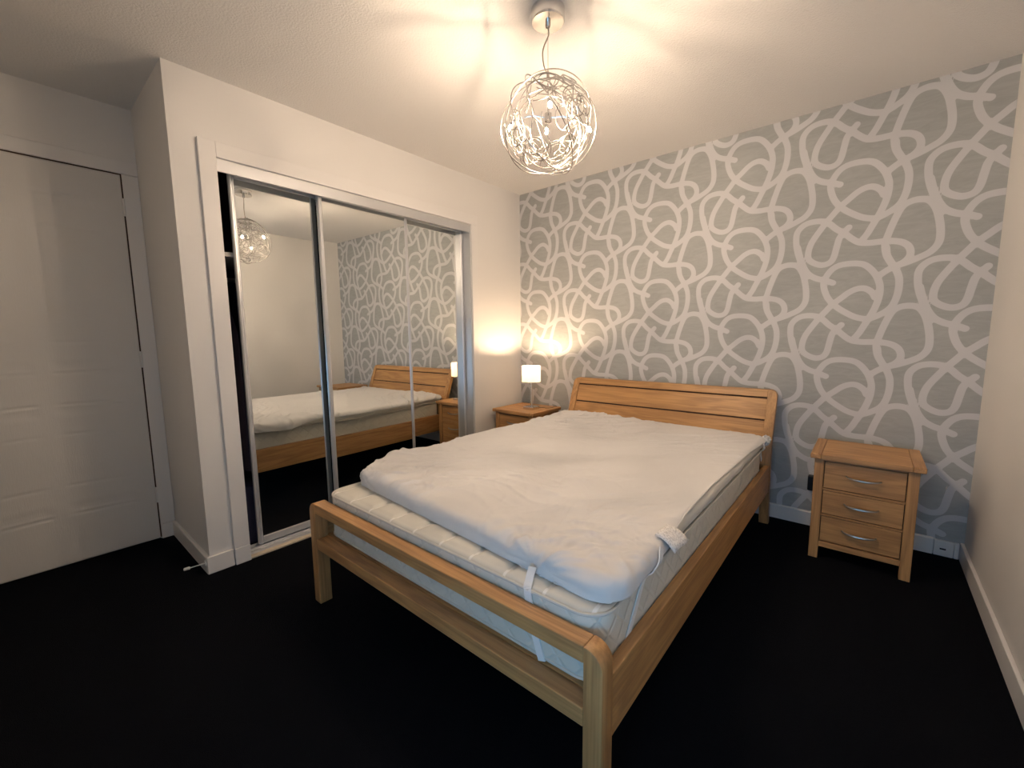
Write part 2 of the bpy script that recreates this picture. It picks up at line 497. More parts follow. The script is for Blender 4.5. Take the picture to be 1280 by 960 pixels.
# bedroom door casing
struct(obj('trim_4', B(-D + .0005, -D + 0.014, DY0 - AW, -L - 0.001, DZ + 0.004, DZ + 0.072, bev=0.002), M_trim))
struct(obj('trim_5', B(-D + .0005, -D + 0.012, DY1 + 0.003, -L - 0.001, BH + 0.001, DZ + 0.003, bev=0.002), M_trim))
struct(obj('trim_6', B(-D + .0005, -D + 0.014, DY0 - AW, DY0 - 0.003, 0, DZ + 0.003, bev=0.002), M_trim))

# ------------------------------------------------------------------ bedroom door
XF = -D + 0.012       # front face of the leaf
door = struct(obj('door_1', B(XF - 0.04, XF - 0.004, DY0 + 0.004, DY1 - 0.004, 0.008, DZ - 0.004), M_door), 'white moulded bedroom door')
def door_face():
    """front skin with low moulded panels and gentle cambered rails"""
    ny, nz = 190, 300
    ys = np.linspace(DY0 + 0.004, DY1 - 0.004, ny); zs = np.linspace(0.008, DZ - 0.004, nz)
    Y, Z = np.meshgrid(ys, zs)
    h = np.zeros_like(Y)
    def panel(y0, y1, z0, z1, camb_top, camb_bot):
        nonlocal h
        u = (Y - (DY0 + DY1) / 2) / ((DY1 - DY0) / 2)
        zt = z1 + camb_top * (1 - u * u); zb = z0 + camb_bot * (1 - u * u)
        d = np.minimum(zt - Z, Z - zb)
        side = np.clip(np.minimum(Y - y0, y1 - Y) / 0.06, 0, 1)      # the moulding fades out towards the stiles
        side = side * side * (3 - 2 * side)
        prof = np.interp(d, [0, 0.008, 0.016, 0.03, 0.05, 0.075, 0.155, 0.163, 0.171], [0, -0.0040, 0.0, -0.0022, -0.0022, 0.0, 0.0, -0.0022, 0.0])
        h = np.where((d > 0) & (side > 0), prof * side, h)
    yc = (DY0 + DY1) / 2
    for a, b_ in ((DY0 + 0.06, yc - 0.01), (yc + 0.01, DY1 - 0.06)):
        panel(a, b_, 1.0, 1.90, 0.0, 0.0)
        panel(a, b_, 0.245, 0.83, 0.025, 0.015)
    me = bpy.data.meshes.new('leaf_face')
    P = np.stack([XF + h, Y, Z], -1).reshape(-1, 3)
    idx = np.arange(ny * nz).reshape(nz, ny)
    q = np.stack([idx[:-1, :-1], idx[:-1, 1:], idx[1:, 1:], idx[1:, :-1]], -1).reshape(-1, 4)
    me.from_pydata(P.tolist(), [], q.tolist())
    for p in me.polygons: p.use_smooth = True
    # close the rim so the skin has thickness
    o = link_mesh('door_panel', me, M_door, door)
    md = o.modifiers.new('thick', 'SOLIDIFY'); md.thickness = 0.004; md.offset = -1
    return o
door_face()
bm = bmesh.new()
box(bm, -D - 0.03, XF - 0.004, DY1 - 0.004, DY1 + 0.0030, 0.01, DZ + 0.0038); box(bm, -D - 0.03, XF - 0.004, DY0, DY1 - 0.004, DZ - 0.004, DZ + 0.0038)
obj('door_gap_shade', bm, M_gap_shade, door)  # dark strip standing in for the shade in the gap round the leaf
for z in (1.88, 1.06, 0.27):
    bm = bmesh.new()
    lathe(bm, XF + 0.004, DY1 - 0.001, [(0.0055, z - 0.045), (0.0055, z + 0.045)], 12)
    obj('hinge', bm, M_trim, door, smooth=True)
bm = bmesh.new()
tube(bm, catmull([(XF, DY0 + 0.06, 1.02), (XF + 0.05, DY0 + 0.06, 1.02), (XF + 0.055, DY0 + 0.08, 1.02), (XF + 0.055, DY0 + 0.17, 1.02)], 5), 0.008, 10)
obj('door_handle', bm, M_brushed, door, smooth=True)

# ------------------------------------------------------------------ mirrored sliding doors
def mirror_door(name, y0, y1, xf, label):
    sw, dep = 0.024, 0.024
    m = struct(obj(name, B(xf - dep + 0.002, xf - 0.007, y0 + 0.01, y1 - 0.01, 0.03, 1.995), M_mirror), label)
    for a in (y0, y1 - sw):
        pts = [(xf - dep, a), (xf - dep, a + sw), (xf - 0.006, a + sw), (xf, a + sw - 0.006), (xf, a + sw * .62), (xf - .003, a + sw * .56), (xf - .003, a + sw * .44), (xf, a + sw * .38), (xf, a + 0.006), (xf - 0.006, a)]
        obj('stile', prism(pts, 2, 0.022, 2.02), M_alu, m)
    obj('bottom_rail', B(xf - dep, xf - 0.001, y0 + sw, y1 - sw, 0.022, 0.062, bev=0.003), M_alu, m)
    obj('top_rail', B(xf - dep, xf - 0.001, y0 + sw, y1 - sw, 1.983, 2.02, bev=0.002), M_alu, m)
    dl = math.radians(0.9); c = Vector((xf - 0.007, (y0 + y1) / 2, 0))   # the doors hang a touch out of true
    m.rotation_euler = (0, 0, dl); m.location = c - Matrix.Rotation(dl, 3, 'Z') @ c
    return m
mirror_door('door_2', -2.252, -1.640, -0.080, 'left mirrored sliding wardrobe door, slid slightly open')
mirror_door('door_3', -1.816, -1.184, -0.040, 'middle mirrored sliding wardrobe door on the front track')
mirror_door('door_4', -1.222, -0.6295, -0.074, 'right mirrored sliding wardrobe door showing lamp reflection')
trk = struct(obj('trim_7', B(-0.008, 0.004, CY0 + 0.001, CY1 - 0.001, 1.975, CZ - 0.001, bev=0.0015), M_alu))
bm = bmesh.new()
box(bm, -0.125, -0.008, CY0 + 0.001, CY1 - 0.001, 2.026, CZ - 0.001)
obj('track_channel', bm, M_alu, trk)
sill = struct(obj('trim_8', B(-0.130, 0.012, CY0 + 0.001, CY1 - 0.001, 0.0, 0.008), plain('pale_threshold_board', (0.62, 0.52, 0.40), 0.5, vary=0.1)))
bm = bmesh.new()
for xx in (-0.118, -0.072, -0.030):
    box(bm, xx, xx + 0.004, CY0 + 0.001, CY1 - 0.001, 0.008, 0.020)
box(bm, -0.122, -0.022, CY0 + 0.001, CY1 - 0.001, 0.008, 0.011)
obj('floor_track', bm, M_alu, sill)
struct(obj('trim_9', B(-0.128, -0.002, -0.6285, CY1 - 0.0005, 0.02, 1.975), M_alu))

# things inside the closet, seen through the gap
sh = obj('closet_shelf', B(-0.59, -0.12, -2.34, -0.04, 1.595, 1.618, bev=0.002), M_shelf)
tag(sh, 'white shelf board glimpsed in the open wardrobe gap', 'shelf')
rl = bmesh.new(); tube(rl, [(-0.34, -2.344, 1.50), (-0.34, -0.03, 1.50)], 0.0125, 12)
tag(obj('hanging_rail', rl, M_brushed, None, True), 'metal hanging rail under the wardrobe shelf', 'rail')
def garment(y, z0, mat, label):
    bm = bmesh.new(); n = 40; rows = 14
    R = []
    for j in range(rows):
        f = j / (rows - 1); z = 1.44 - f * (1.44 - z0)
        wdt = 0.04 + 0.17 * min(1, f * 4) + 0.02 * f; th = 0.012 + 0.014 * f
        ring = []
        for i in range(n):
            a = 2 * math.pi * i / n
            k = 1 + 0.28 * f * math.sin(7 * a + y * 30) + 0.15 * f * math.sin(13 * a)
            ring.append(bm.verts.new((-0.34 + wdt * math.cos(a) * (1 + 0.04 * math.sin(5 * a)), y + th * math.sin(a) * k, z)))
        R.append(ring)
    for a, b_ in zip(R, R[1:]):
        for i in range(n): bm.faces.new((a[i], a[(i + 1) % n], b_[(i + 1) % n], b_[i]))
    bm.faces.new(R[0]); bm.faces.new(R[-1])
    t = thing('hanging_garment', label, 'garment', (-0.34, y, z0), 'dark clothes hanging in the wardrobe')
    obj('cloth', bm, mat, t, True)
    hk = bmesh.new(); tube(hk, catmull([(-0.34, y, 1.44), (-0.34, y, 1.475), (-0.322, y, 1.492), (-0.325, y, 1.512), (-0.34, y, 1.5165), (-0.354, y, 1.508)], 4), 0.0018, 6)
    obj('hanger_hook', hk, M_brushed, t, True)
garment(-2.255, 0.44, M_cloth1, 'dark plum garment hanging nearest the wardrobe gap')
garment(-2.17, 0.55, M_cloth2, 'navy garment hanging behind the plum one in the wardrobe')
bm = bmesh.new(); box(bm, -0.50, -0.13, -2.33, -2.09, 0.0, 0.36, bev=0.05, seg=4)
bmesh.ops.subdivide_edges(bm, edges=bm.edges[:], cuts=2, use_grid_fill=True)
for v in bm.verts:
    if v.co.z > 0.02:
        v.co += Vector((1, 0.4, 1)) * 0.012 * noise.noise(v.co * 14)
tag(obj('fabric_bag', bm, M_cloth2, None, True), 'crumpled navy fabric bag on the wardrobe floor', 'bag')

# ------------------------------------------------------------------ wall fittings
stop = thing('door_stop', 'white door stop on the skirting of the wall return', 'door stop', (-0.012, -L - BT, 0.055))
bm = bmesh.new(); tube(bm, [(-0.012, -L - BT + 0.0, 0.055), (-0.012, -L - BT - 0.006, 0.055)], 0.013, 16); obj('base_plate', bm, M_plastic, stop, True)
bm = bmesh.new(); tube(bm, catmull([(-0.012, -L - BT - 0.006, 0.055), (-0.03, -L - BT - 0.032, 0.048), (-0.052, -L - BT - 0.062, 0.040)], 4), 0.0028, 8); obj('stem', bm, M_plastic, stop, True)
bm = bmesh.new(); tube(bm, [(-0.050, -L - BT - 0.060, 0.041), (-0.064, -L - BT - 0.078, 0.036)], 0.0075, 12); obj('rubber_tip', bm, M_plastic, stop, True)

sk = thing('skirting_socket', 'white socket plate set in the skirting at the far right corner', 'socket', (2.83, -0.0005, 0))
obj('face_plate', B(2.792, 2.866, -0.019, -0.0005, 0.001, 0.084, bev=0.003), M_plastic, sk)
obj('slot', B(2.815, 2.838, -0.0200, -0.0185, 0.036, 0.044), M_black, sk)
obj('corner_block', B(2.867, 2.886, -0.019, -0.0005, 0.001, 0.084, bev=0.003), M_plastic, sk)

pg = thing('wall_plug', 'black plug in the wall beside the right nightstand', 'plug', (2.26, -0.0005, 0.22))
obj('plug_body', B(2.233, 2.290, -0.042, -0.008, 0.225, 0.318, bev=0.006), M_black, pg)
obj('socket_plate', B(2.245, 2.33, -0.008, -0.0005, 0.215, 0.335, bev=0.002), M_plastic, pg)

# ------------------------------------------------------------------ bed frame
BX0, BX1 = 0.632, 2.058
FY0, FY1 = -2.272, -2.217
bed = thing('bed_frame', 'light oak slatted bed frame standing in the middle of the room', 'bed', ((BX0 + BX1) / 2, -1.2, 0))
PW, FZ, RC = 0.05, 0.462, 0.045
def post(sign):
    xo = BX1 if sign > 0 else BX0
    xi = xo - sign * PW
    pts = [(xi, 0), (xo, 0), (xo, FZ - RC)]
    for k in range(1, 9):
        a = k / 8 * math.pi / 2
        pts.append((xo - sign * RC + sign * RC * math.cos(a), FZ - RC + RC * math.sin(a)))
    pts.append((xi, FZ))
    return prism(pts, 1, FY0, FY1, bev=0.003)
for s in (-1, 1):
    obj('leg', post(s), MW[2], bed, True)
obj('foot_top_rail', B(BX0 + PW, BX1 - PW, FY0 + 0.001, FY1 - 0.001, 0.419, FZ, bev=0.003), MW[0], bed)
obj('foot_lower_rail', B(BX0 + PW, BX1 - PW, FY0 + 0.001, FY1 - 0.001, 0.256, 0.303, bev=0.003), MW[0], bed)
for xo, xi in ((BX0 + 0.003, BX0 + 0.033), (BX1 - 0.033, BX1 - 0.003)):
    obj('side_rail', B(xo, xi, FY1, -0.195, 0.215, 0.380, bev=0.003), MW[1], bed)
# headboard: raked stiles, capping rail, boards with dark-filled slots
def hy(z):
    return float(np.interp(z, [0, 0.20, 0.40, 0.52, 0.66, 0.82], [-0.150, -0.185, -0.205, -0.195, -0.145, -0.083]))
HT = 0.038; HZ = 0.822
def raked(x0, x1, z0, z1, inset=0.0, n=6, bev=0.0025, th=HT):
    zs = [z0 + (z1 - z0) * i / n for i in range(n + 1)]
    pts = [(hy(z) + inset, z) for z in zs] + [(hy(z) + th - inset, z) for z in reversed(zs)]
    return prism(pts, 0, x0, x1, bev=bev)
def head_stile(sign):
    xo = BX1 if sign > 0 else BX0
    w = 0.050
    bm = bmesh.new(); rows = []
    zs = [i / 26 * (HZ - 0.04) for i in range(27)] + [HZ - 0.04 + 0.04 * math.sin(k / 8 * math.pi / 2) for k in range(1, 9)]
    for z in zs:
        cut = 0.0
        if z > HZ - 0.04:
            s = (z - (HZ - 0.04)) / 0.04
            cut = 0.04 * (1 - math.sqrt(max(0, 1 - s * s)))
        xa, xb = xo - sign * w, xo - sign * cut
        y0, y1 = hy(z), hy(z) + HT
        rows.append([bm.verts.new(p) for p in ((xa, y0, z), (xb, y0, z), (xb, y1, z), (xa, y1, z))])
    for a, b_ in zip(rows, rows[1:]):
        for i in range(4): bm.faces.new((a[i], a[(i + 1) % 4], b_[(i + 1) % 4], b_[i]))
    bm.faces.new(rows[0]); bm.faces.new(rows[-1])
    return bm
for s in (-1, 1):
    obj('head_stile', head_stile(s), MW[2], bed, True)
hx0, hx1 = BX0 + 0.0502, BX1 - 0.0502
obj('head_top_rail', raked(hx0, hx1, 0.778, HZ), MW[0], bed)
obj('head_board', raked(hx0, hx1, 0.648, 0.768, 0.006), MW[0], bed)
obj('head_board', raked(hx0, hx1, 0.500, 0.638, 0.006), MW[0], bed)
obj('head_board', raked(hx0, hx1, 0.345, 0.490, 0.006), MW[0], bed)
obj('head_slot_shade', raked(hx0, hx1, 0.36, 0.80, 0.012, th=HT + 0.010), M_gap_shade, bed)  # dark sheet between the boards paints the shade in the slots
for k in range(13):
    y = -2.10 + k * 0.145
    obj('slat', B(BX0 + 0.035, BX1 - 0.035, y, y + 0.065, 0.288, 0.303, bev=0.002), M_pine, bed)
obj('slat', B(BX0 + 0.035, BX1 - 0.035, FY1 + 0.001, -2.150, 0.288, 0.303, bev=0.002), MW[0], bed)
for xa in (BX0 + 0.0335, BX1 - 0.0535):
    obj('slat_ledge', B(xa, xa + 0.020, FY1 + 0.002, -0.21, 0.262, 0.286), M_pine, bed)

# ------------------------------------------------------------------ soft bodies
def superbox(x0, x1, y0, y1, z0, z1, R, r, step, stepz):
    """box grid with plan radius R and edge radius r; returns vertex array and quads"""
    nx = max(2, int((x1 - x0) / step)); ny = max(2, int((y1 - y0) / step)); nz = max(2, int((z1 - z0) / stepz))
    idx = {}; V = []; Q = []
    def vid(i, j, k):
        key = (i, j, k)
        if key not in idx:
            idx[key] = len(V); V.append((i / nx, j / ny, k / nz))
        return idx[key]
    for i in range(nx):
        for j in range(ny):
            Q.append((vid(i, j, nz), vid(i + 1, j, nz), vid(i + 1, j + 1, nz), vid(i, j + 1, nz)))
            Q.append((vid(i, j, 0), vid(i, j + 1, 0), vid(i + 1, j + 1, 0), vid(i + 1, j, 0)))
    for k in range(nz):
        for i in range(nx):
            Q.append((vid(i, 0, k), vid(i + 1, 0, k), vid(i + 1, 0, k + 1), vid(i, 0, k + 1)))
            Q.append((vid(i, ny, k), vid(i, ny, k + 1), vid(i + 1, ny, k + 1), vid(i + 1, ny, k)))
        for j in range(ny):
            Q.append((vid(0, j, k), vid(0, j, k + 1), vid(0, j + 1, k + 1), vid(0, j + 1, k)))
            Q.append((vid(nx, j, k), vid(nx, j + 1, k), vid(nx, j + 1, k + 1), vid(nx, j, k + 1)))
    P = np.array(V, float) * [x1 - x0, y1 - y0, z1 - z0] + [x0, y0, z0]
    P[:, :2] = plan_round(P[:, :2], x0, x1, y0, y1, R)
    e, nrm = edge_dist(P[:, :2], x0, x1, y0, y1, R)
    for zz, sg in ((z1, 1), (z0, -1)):
        a = np.clip(r - e, 0, r); b_ = np.clip(sg * (P[:, 2] - (zz - sg * r)), 0, r)
        m = (a > 0) & (b_ > 0)
        mxv = np.maximum(a, b_); hyp = np.hypot(a, b_) + 1e-9
        k = np.where(m, mxv / hyp, 1)
        P[:, :2] += nrm * ((a * k - a))[:, None]
        P[:, 2] = np.where(m, zz - sg * r + sg * b_ * k, P[:, 2])
    return P, Q

def plan_round(p, x0, x1, y0, y1, R):
    c = np.stack([np.clip(p[:, 0], x0 + R, x1 - R), np.clip(p[:, 1], y0 + R, y1 - R)], -1)
    d = p - c
    mx_ = np.abs(d).max(1); hy_ = np.hypot(d[:, 0], d[:, 1]) + 1e-12
    both = (np.abs(d) > 1e-9).all(1)
    k = np.where(both, mx_ / hy_, 1)
    return c + d * k[:, None]

def edge_dist(p, x0, x1, y0, y1, R):
    """depth inside a rounded rectangle and the outward normal"""
    cx, cy = (x0 + x1) / 2, (y0 + y1) / 2
    hx, hyy = (x1 - x0) / 2 - R, (y1 - y0) / 2 - R
    q = p - [cx, cy]; s = np.sign(q) + (q == 0)
    a = np.abs(q) - [hx, hyy]
    o = np.maximum(a, 0)
    ln = np.hypot(o[:, 0], o[:, 1])
    inside = np.minimum(np.maximum(a[:, 0], a[:, 1]), 0)
    sd = ln + inside - R
    n = np.where((ln > 1e-9)[:, None], o / (ln[:, None] + 1e-12), np.where((a[:, 0] > a[:, 1])[:, None], [1.0, 0.0], [0.0, 1.0]))
    return -sd, n * s

def np_obj(name, P, Q, mat, parent=None, smooth=True):
    off = np.array(base_of(parent)) if parent else np.zeros(3)
    me = bpy.data.meshes.new(name)
    me.from_pydata((P - off).tolist(), [], [tuple(q) for q in Q])
    me.validate()
    if smooth:
        me.polygons.foreach_set('use_smooth', [True] * len(me.polygons))
    return link_mesh(name, me, mat, parent)

# mattress
MX0, MX1, MY0, MY1, MZ0, MZ1 = 0.672, 2.018, -2.210, -0.245, 0.3035, 0.500
mat_t = thing('mattress', 'cream quilted mattress lying in the oak bed frame', 'mattress', (1.345, -1.2, MZ0))
P, Q = superbox(MX0, MX1, MY0, MY1, MZ0, MZ1, 0.075, 0.016, 0.008, 0.012)
top = P[:, 2] > MZ1 - 0.03
xs = P[:, 0]
ph = np.abs(((xs - 0.87 + 0.07) % 0.14) - 0.07)
e, nrm = edge_dist(P[:, :2], MX0, MX1, MY0, MY1, 0.075)
P[:, 2] += np.where(top & (e > 0.03), -0.009 * np.exp(-(ph / 0.010) ** 2) + 0.0032 + 0.004 * (ph / 0.07) * (1 - ph / 0.07), 0)
side = (P[:, 2] < MZ1 - 0.02) & (P[:, 2] > MZ0 + 0.02)
d1 = np.abs(((P[:, 0] + P[:, 1] + P[:, 2]) % 0.084) - 0.042); d2 = np.abs(((P[:, 0] + P[:, 1] - P[:, 2]) % 0.084) - 0.042)
P[:, :2] += nrm * np.where(side & (e < 0.01), 0.003, 0)[:, None]
np_obj('mattress_body', P, Q, M_mattress, mat_t)
def ring_line(x0, x1, y0, y1, R, z, n=8):
    pts = []
    for cx, cy, a0 in ((x1 - R, y1 - R, 0), (x0 + R, y1 - R, 90), (x0 + R, y0 + R, 180), (x1 - R, y0 + R, 270)):
        for k in range(n + 1):
            a = math.radians(a0 + 90 * k / n); pts.append((cx + R * math.cos(a), cy + R * math.sin(a), z))
    return pts
for z in (MZ1 - 0.010, MZ0 + 0.014):
    bm = bmesh.new(); tube(bm, ring_line(MX0 - 0.0015, MX1 + 0.0015, MY0 - 0.0015, MY1 + 0.0015, 0.076, z), 0.0048, 8, closed=True)
    obj('piping', bm, M_piping, mat_t, True)
# pale mark panel sewn on the mattress side, right side towards the head
obj('ventilation_panel', B(MX1 + 0.0012, MX1 + 0.0045, -0.78, -0.74, 0.395, 0.47), M_piping, mat_t)

# topper and protector share a slightly skewed canonical rectangle
TX0, TX1, TY0, TY1 = 0.0, 1.40, 0.0, 1.93
FLc, FRc, BRc, BLc = (0.655, -2.065), (2.030, -2.165), (2.036, -0.222), (0.650, -0.205)
def warp(P):
    u = P[:, 0] / TX1; v = P[:, 1] / TY1
    X = (1 - u) * (1 - v) * FLc[0] + u * (1 - v) * FRc[0] + u * v * BRc[0] + (1 - u) * v * BLc[0]
    Y = (1 - u) * (1 - v) * FLc[1] + u * (1 - v) * FRc[1] + u * v * BRc[1] + (1 - u) * v * BLc[1]
    # the left edge bulges outward near the foot corner
    g = np.exp(-((v - 0.15) / 0.07) ** 2) * np.clip(1 - u * 5, 0, 1.2)
    X -= 0.085 * g
    X += 0.035 * np.exp(-((v - 0.0) / 0.05) ** 2) * np.clip(1 - u * 6, 0, 1)
    X -= 0.05 * np.exp(-((v - 0.45) / 0.22) ** 2) * np.clip(1 - u * 3, 0, 1.1) * 0.8
    return X, Y
TZ0, TZ1 = 0.5045, 0.556
top_t = thing('mattress_topper', 'thin cream mattress topper lying on the quilted mattress', 'topper', (1.345, -1.2, TZ0))
P, Q = superbox(TX0, TX1, TY0, TY1, TZ0, TZ1, 0.09, 0.024, 0.015, 0.012)
X, Y = warp(P); Z = P[:, 2].copy()
Z += np.where(Z > TZ0 + 0.02, 0.004 * np.sin(P[:, 0] * 9) * np.sin(P[:, 1] * 6.5), 0)
e, nrm = edge_dist(P[:, :2], TX0, TX1, TY0, TY1, 0.09)
wav = np.array([noise.noise(Vector((a * 9, b_ * 9, 3.1))) for a, b_ in zip(P[:, 0], P[:, 1])])
X += nrm[:, 0] * np.where(e < 0.01, wav * 0.007, 0); Y += nrm[:, 1] * np.where(e < 0.01, wav * 0.007, 0)
np_obj('topper_body', np.stack([X, Y, Z], -1), Q, M_topper, top_t)
rl_ = ring_line(TX0 - 0.003, TX1 + 0.003, TY0 - 0.003, TY1 + 0.003, 0.093, TZ0 + 0.005, 8)
dense = []
for a, b_ in zip(rl_, rl_[1:] + rl_[:1]):
    k = max(1, int(math.dist(a, b_) / 0.05))
    for i in range(k): dense.append([a[c] + (b_[c] - a[c]) * i / k for c in range(3)])
A = np.array(dense); Xw, Yw = warp(A)
bm = bmesh.new(); tube(bm, np.stack([Xw, Yw, A[:, 2]], -1).tolist(), 0.0038, 8, closed=True)
obj('piping', bm, M_piping, top_t, True)

# protector sheet
def drop_right(v):     # how far the hem hangs over the right edge, v from foot (0) to head (1.93)
    return np.interp(v, [-0.1, 0.10, 0.25, 0.36, 0.42, 0.55, 0.9, 1.5, 1.85, 2.0], [0.038, 0.038, 0.030, 0.016, -0.004, -0.014, -0.020, -0.010, 0.004, 0.02])
def drop_left(v):
    return np.interp(v, [-0.1, 0.35, 0.62, 2.0], [0.046, 0.040, 0.006, 0.012])
nu, nv = 270, 370
u, v = np.meshgrid(np.linspace(-1, 1, nu), np.linspace(-1, 1, nv))
u = u.ravel(); v = v.ravel()
cxx, cyy = 0.70, 0.965
py = cyy + v * (0.965 + 0.048)
px_ = np.where(u > 0, cxx + u * (0.70 + drop_right(py)), cxx + u * (0.70 + drop_left(py)))
Pp = plan_round(np.stack([px_, py], -1), -0.048, 1.448, -0.048, 1.978, 0.13)
e, nrm = edge_dist(Pp, TX0, TX1, TY0, TY1, 0.085)
OFF = 0.005; r = 0.028
s = r - e                                   # arc length past the start of the rounding
ang = np.clip(s / r, 0, math.pi / 2)
below = np.clip(s - r * math.pi / 2, 0, None)
base = Pp + nrm * (-(np.clip(s, 0, None)) + (np.where(s > 0, np.sin(ang) * r, 0)))[:, None]
ztop = TZ1 + OFF
zz = ztop - np.where(s > 0, (1 - np.cos(ang)) * r, 0) - below
C = np.stack([base[:, 0], base[:, 1], zz], -1)
C[:, :2] += nrm * np.where(s > 0, OFF * np.sin(ang), 0)[:, None]
hang = np.clip(s / r, 0, 2.2)
# wrinkles: broad folds, directional creases and pleats gathered to the two elastic straps
w = np.zeros(len(C)); ple = np.zeros(len(C))
SA = (1.165, -0.02); SB = (1.415, 0.22); SD = (0.04, 0.02); SE = (1.40, 1.90)
for i in range(len(C)):
    x, y = Pp[i]
    p = Vector((x, y, 0))
    foot = max(0.0, 1 - y / 0.8); left = max(0.0, 1 - x / 0.8); head = max(0.0, (y - 1.1) / 0.8)
    n1 = noise.noise(Vector((x * 2.1, y * 1.7, 0.3)))
    n0 = noise.noise(Vector((x * 4.2, y * 3.6, 7.3)))
    ca, cb = x * 0.80 + y * 0.60, y * 0.80 - x * 0.60          # creases run along ca
    q = Vector((ca * 1.5, cb * 6.5 + n1 * 1.6, 1.7))
    rA = max(0.0, 1 - abs(noise.noise(q)) * 6.0)
    rB = max(0.0, 1 - abs(noise.noise(Vector((ca * 3.3 + 5 + n0, cb * 15 + n1 * 3.0, 5.5)))) * 5.0)
    rC = max(0.0, 1 - abs(noise.noise(Vector((x * 13 + n0 * 4, y * 5 + n1 * 3, 9.1)))) * 5.0)
    mask = min(1.0, max(0.0, noise.noise(Vector((x * 1.6 + 3, y * 1.5, 2.2))) * 1.6 + 0.45))
    amp = (0.22 + 0.7 * left + 0.5 * foot + 0.45 * head) * (0.35 + 0.65 * mask)
    w[i] = 0.0050 * n1 + 0.0014 * n0 + (0.0065 * rA ** 1.3 + 0.0056 * rB ** 1.3 + 0.0034 * rC ** 1.3) * amp
    # curved creases parallel to the foot edge near the right foot corner
    d = math.hypot(x - 1.25, (y + 0.12) * 1.0)
    w[i] += 0.0020 * math.sin(d * 85 + 4 * n1) * math.exp(-((d - 0.28) / 0.13) ** 2) * foot
    for (sx, sy), reach, am in ((SA, 0.16, 0.0052), (SB, 0.10, 0.0035), (SD, 0.2, 0.005), (SE, 0.08, 0.004)):
        dx, dy = x - sx, y - sy
        d = math.hypot(dx, dy)
        if d < reach * 3:
            a = math.atan2(dy, dx)
            ple[i] += am * math.sin(a * 25 + 2 * n1) * math.exp(-(d / reach) ** 1.5) * min(1, d / 0.03)
    ple[i] += 0.0012 * noise.noise(Vector((x * 34, y * 34, 8.0))) * min(1.0, hang[i]) * 1.2
N3 = np.stack([nrm[:, 0] * np.sin(ang) * (s > 0), nrm[:, 1] * np.sin(ang) * (s > 0), np.where(s > 0, np.cos(ang), 1.0)], -1)
C += N3 * (w * 1.7 * (1 - 0.42 * hang) + ple * 0.75 + 0.0045)[:, None]
# gathered hem is lifted between the straps
C[:, 2] += np.where(below > 0, 0, 0)
X, Y = warp(C)
C = np.stack([X, Y, C[:, 2]], -1)
C[:, 2] = np.maximum(C[:, 2], 0.5065)
idx = np.arange(nu * nv).reshape(nv, nu)
Q = np.stack([idx[:-1, :-1], idx[:-1, 1:], idx[1:, 1:], idx[1:, :-1]], -1).reshape(-1, 4)
pro = thing('mattress_protector', 'wrinkled white cotton protector sheet spread over the topper with elastic corner straps', 'sheet', (1.345, -1.2, 0.5))
G = C.reshape(nv, nu, 3)
nn = np.cross(np.gradient(G, axis=1), np.gradient(G, axis=0)); nn /= np.linalg.norm(nn, axis=2, keepdims=True) + 1e-9
n_top = nu * nv
ring = list(idx[0, :]) + list(idx[1:, -1]) + list(idx[-1, -2::-1]) + list(idx[-2:0:-1, 0])
rim = [(a, b_, b_ + n_top, a + n_top) for a, b_ in zip(ring, ring[1:] + ring[:1])]
Call = np.vstack([(G + nn * 0.0016).reshape(-1, 3), C])
np_obj('sheet', Call, Q.tolist() + [(q[3] + n_top, q[2] + n_top, q[1] + n_top, q[0] + n_top) for q in Q.tolist()] + [tuple(reversed(q)) for q in rim], M_sheet, pro)
# hem piping along the whole border
bidx = list(idx[0, :]) + list(idx[1:, -1]) + list(idx[-1, -2::-1]) + list(idx[-2:0:-1, 0])
hem = C[bidx][::2] + [0, 0, 0.001]
bm = bmesh.new(); tube(bm, hem.tolist(), 0.0026, 6, closed=True)
obj('hem', bm, M_sheet, pro, True)
def ribbon(pts, width, th=0.0016, side=None):
    """flat elastic band following pts; side = vector across the band"""
    pts = [Vector(p) for p in catmull(pts, 6)]
    bm = bmesh.new(); R = []
    for i, p in enumerate(pts):
        t = (pts[min(i + 1, len(pts) - 1)] - pts[max(0, i - 1)]).normalized()
        sd = Vector(side); sd = (sd - t * sd.dot(t)).normalized(); n = t.cross(sd)
        wv = width / 2
        R.append([bm.verts.new(p + sd * a + n * b_) for a, b_ in ((-wv, -th), (wv, -th), (wv, th), (-wv, th))])
    for a, b_ in zip(R, R[1:]):
        for i in range(4): bm.faces.new((a[i], a[(i + 1) % 4], b_[(i + 1) % 4], b_[i]))
    bm.faces.new(R[0]); bm.faces.new(R[-1][::-1])
    return bm
obj('elastic_strap', ribbon([(1.787, -2.172, 0.532), (1.793, -2.196, 0.506), (1.803, -2.2155, 0.488), (1.815, -2.2155, 0.42), (1.835, -2.2155, 0.35), (1.850, -2.2155, 0.3075)], 0.024, side=(1, 0, 0)), M_strap, pro)
obj('elastic_strap', ribbon([(2.046, -1.90, 0.562), (2.052, -1.925, 0.535), (2.043, -1.945, 0.512), (2.0265, -1.975, 0.49), (2.0245, -2.03, 0.42), (2.0245, -2.08, 0.36)], 0.022, side=(0, 1, 0)), M_strap, pro)
obj('elastic_strap', ribbon([(2.043, -0.36, 0.545), (2.046, -0.345, 0.515), (2.0265, -0.32, 0.49), (2.0245, -0.28, 0.43)], 0.022, side=(0, 1, 0)), M_strap, pro)
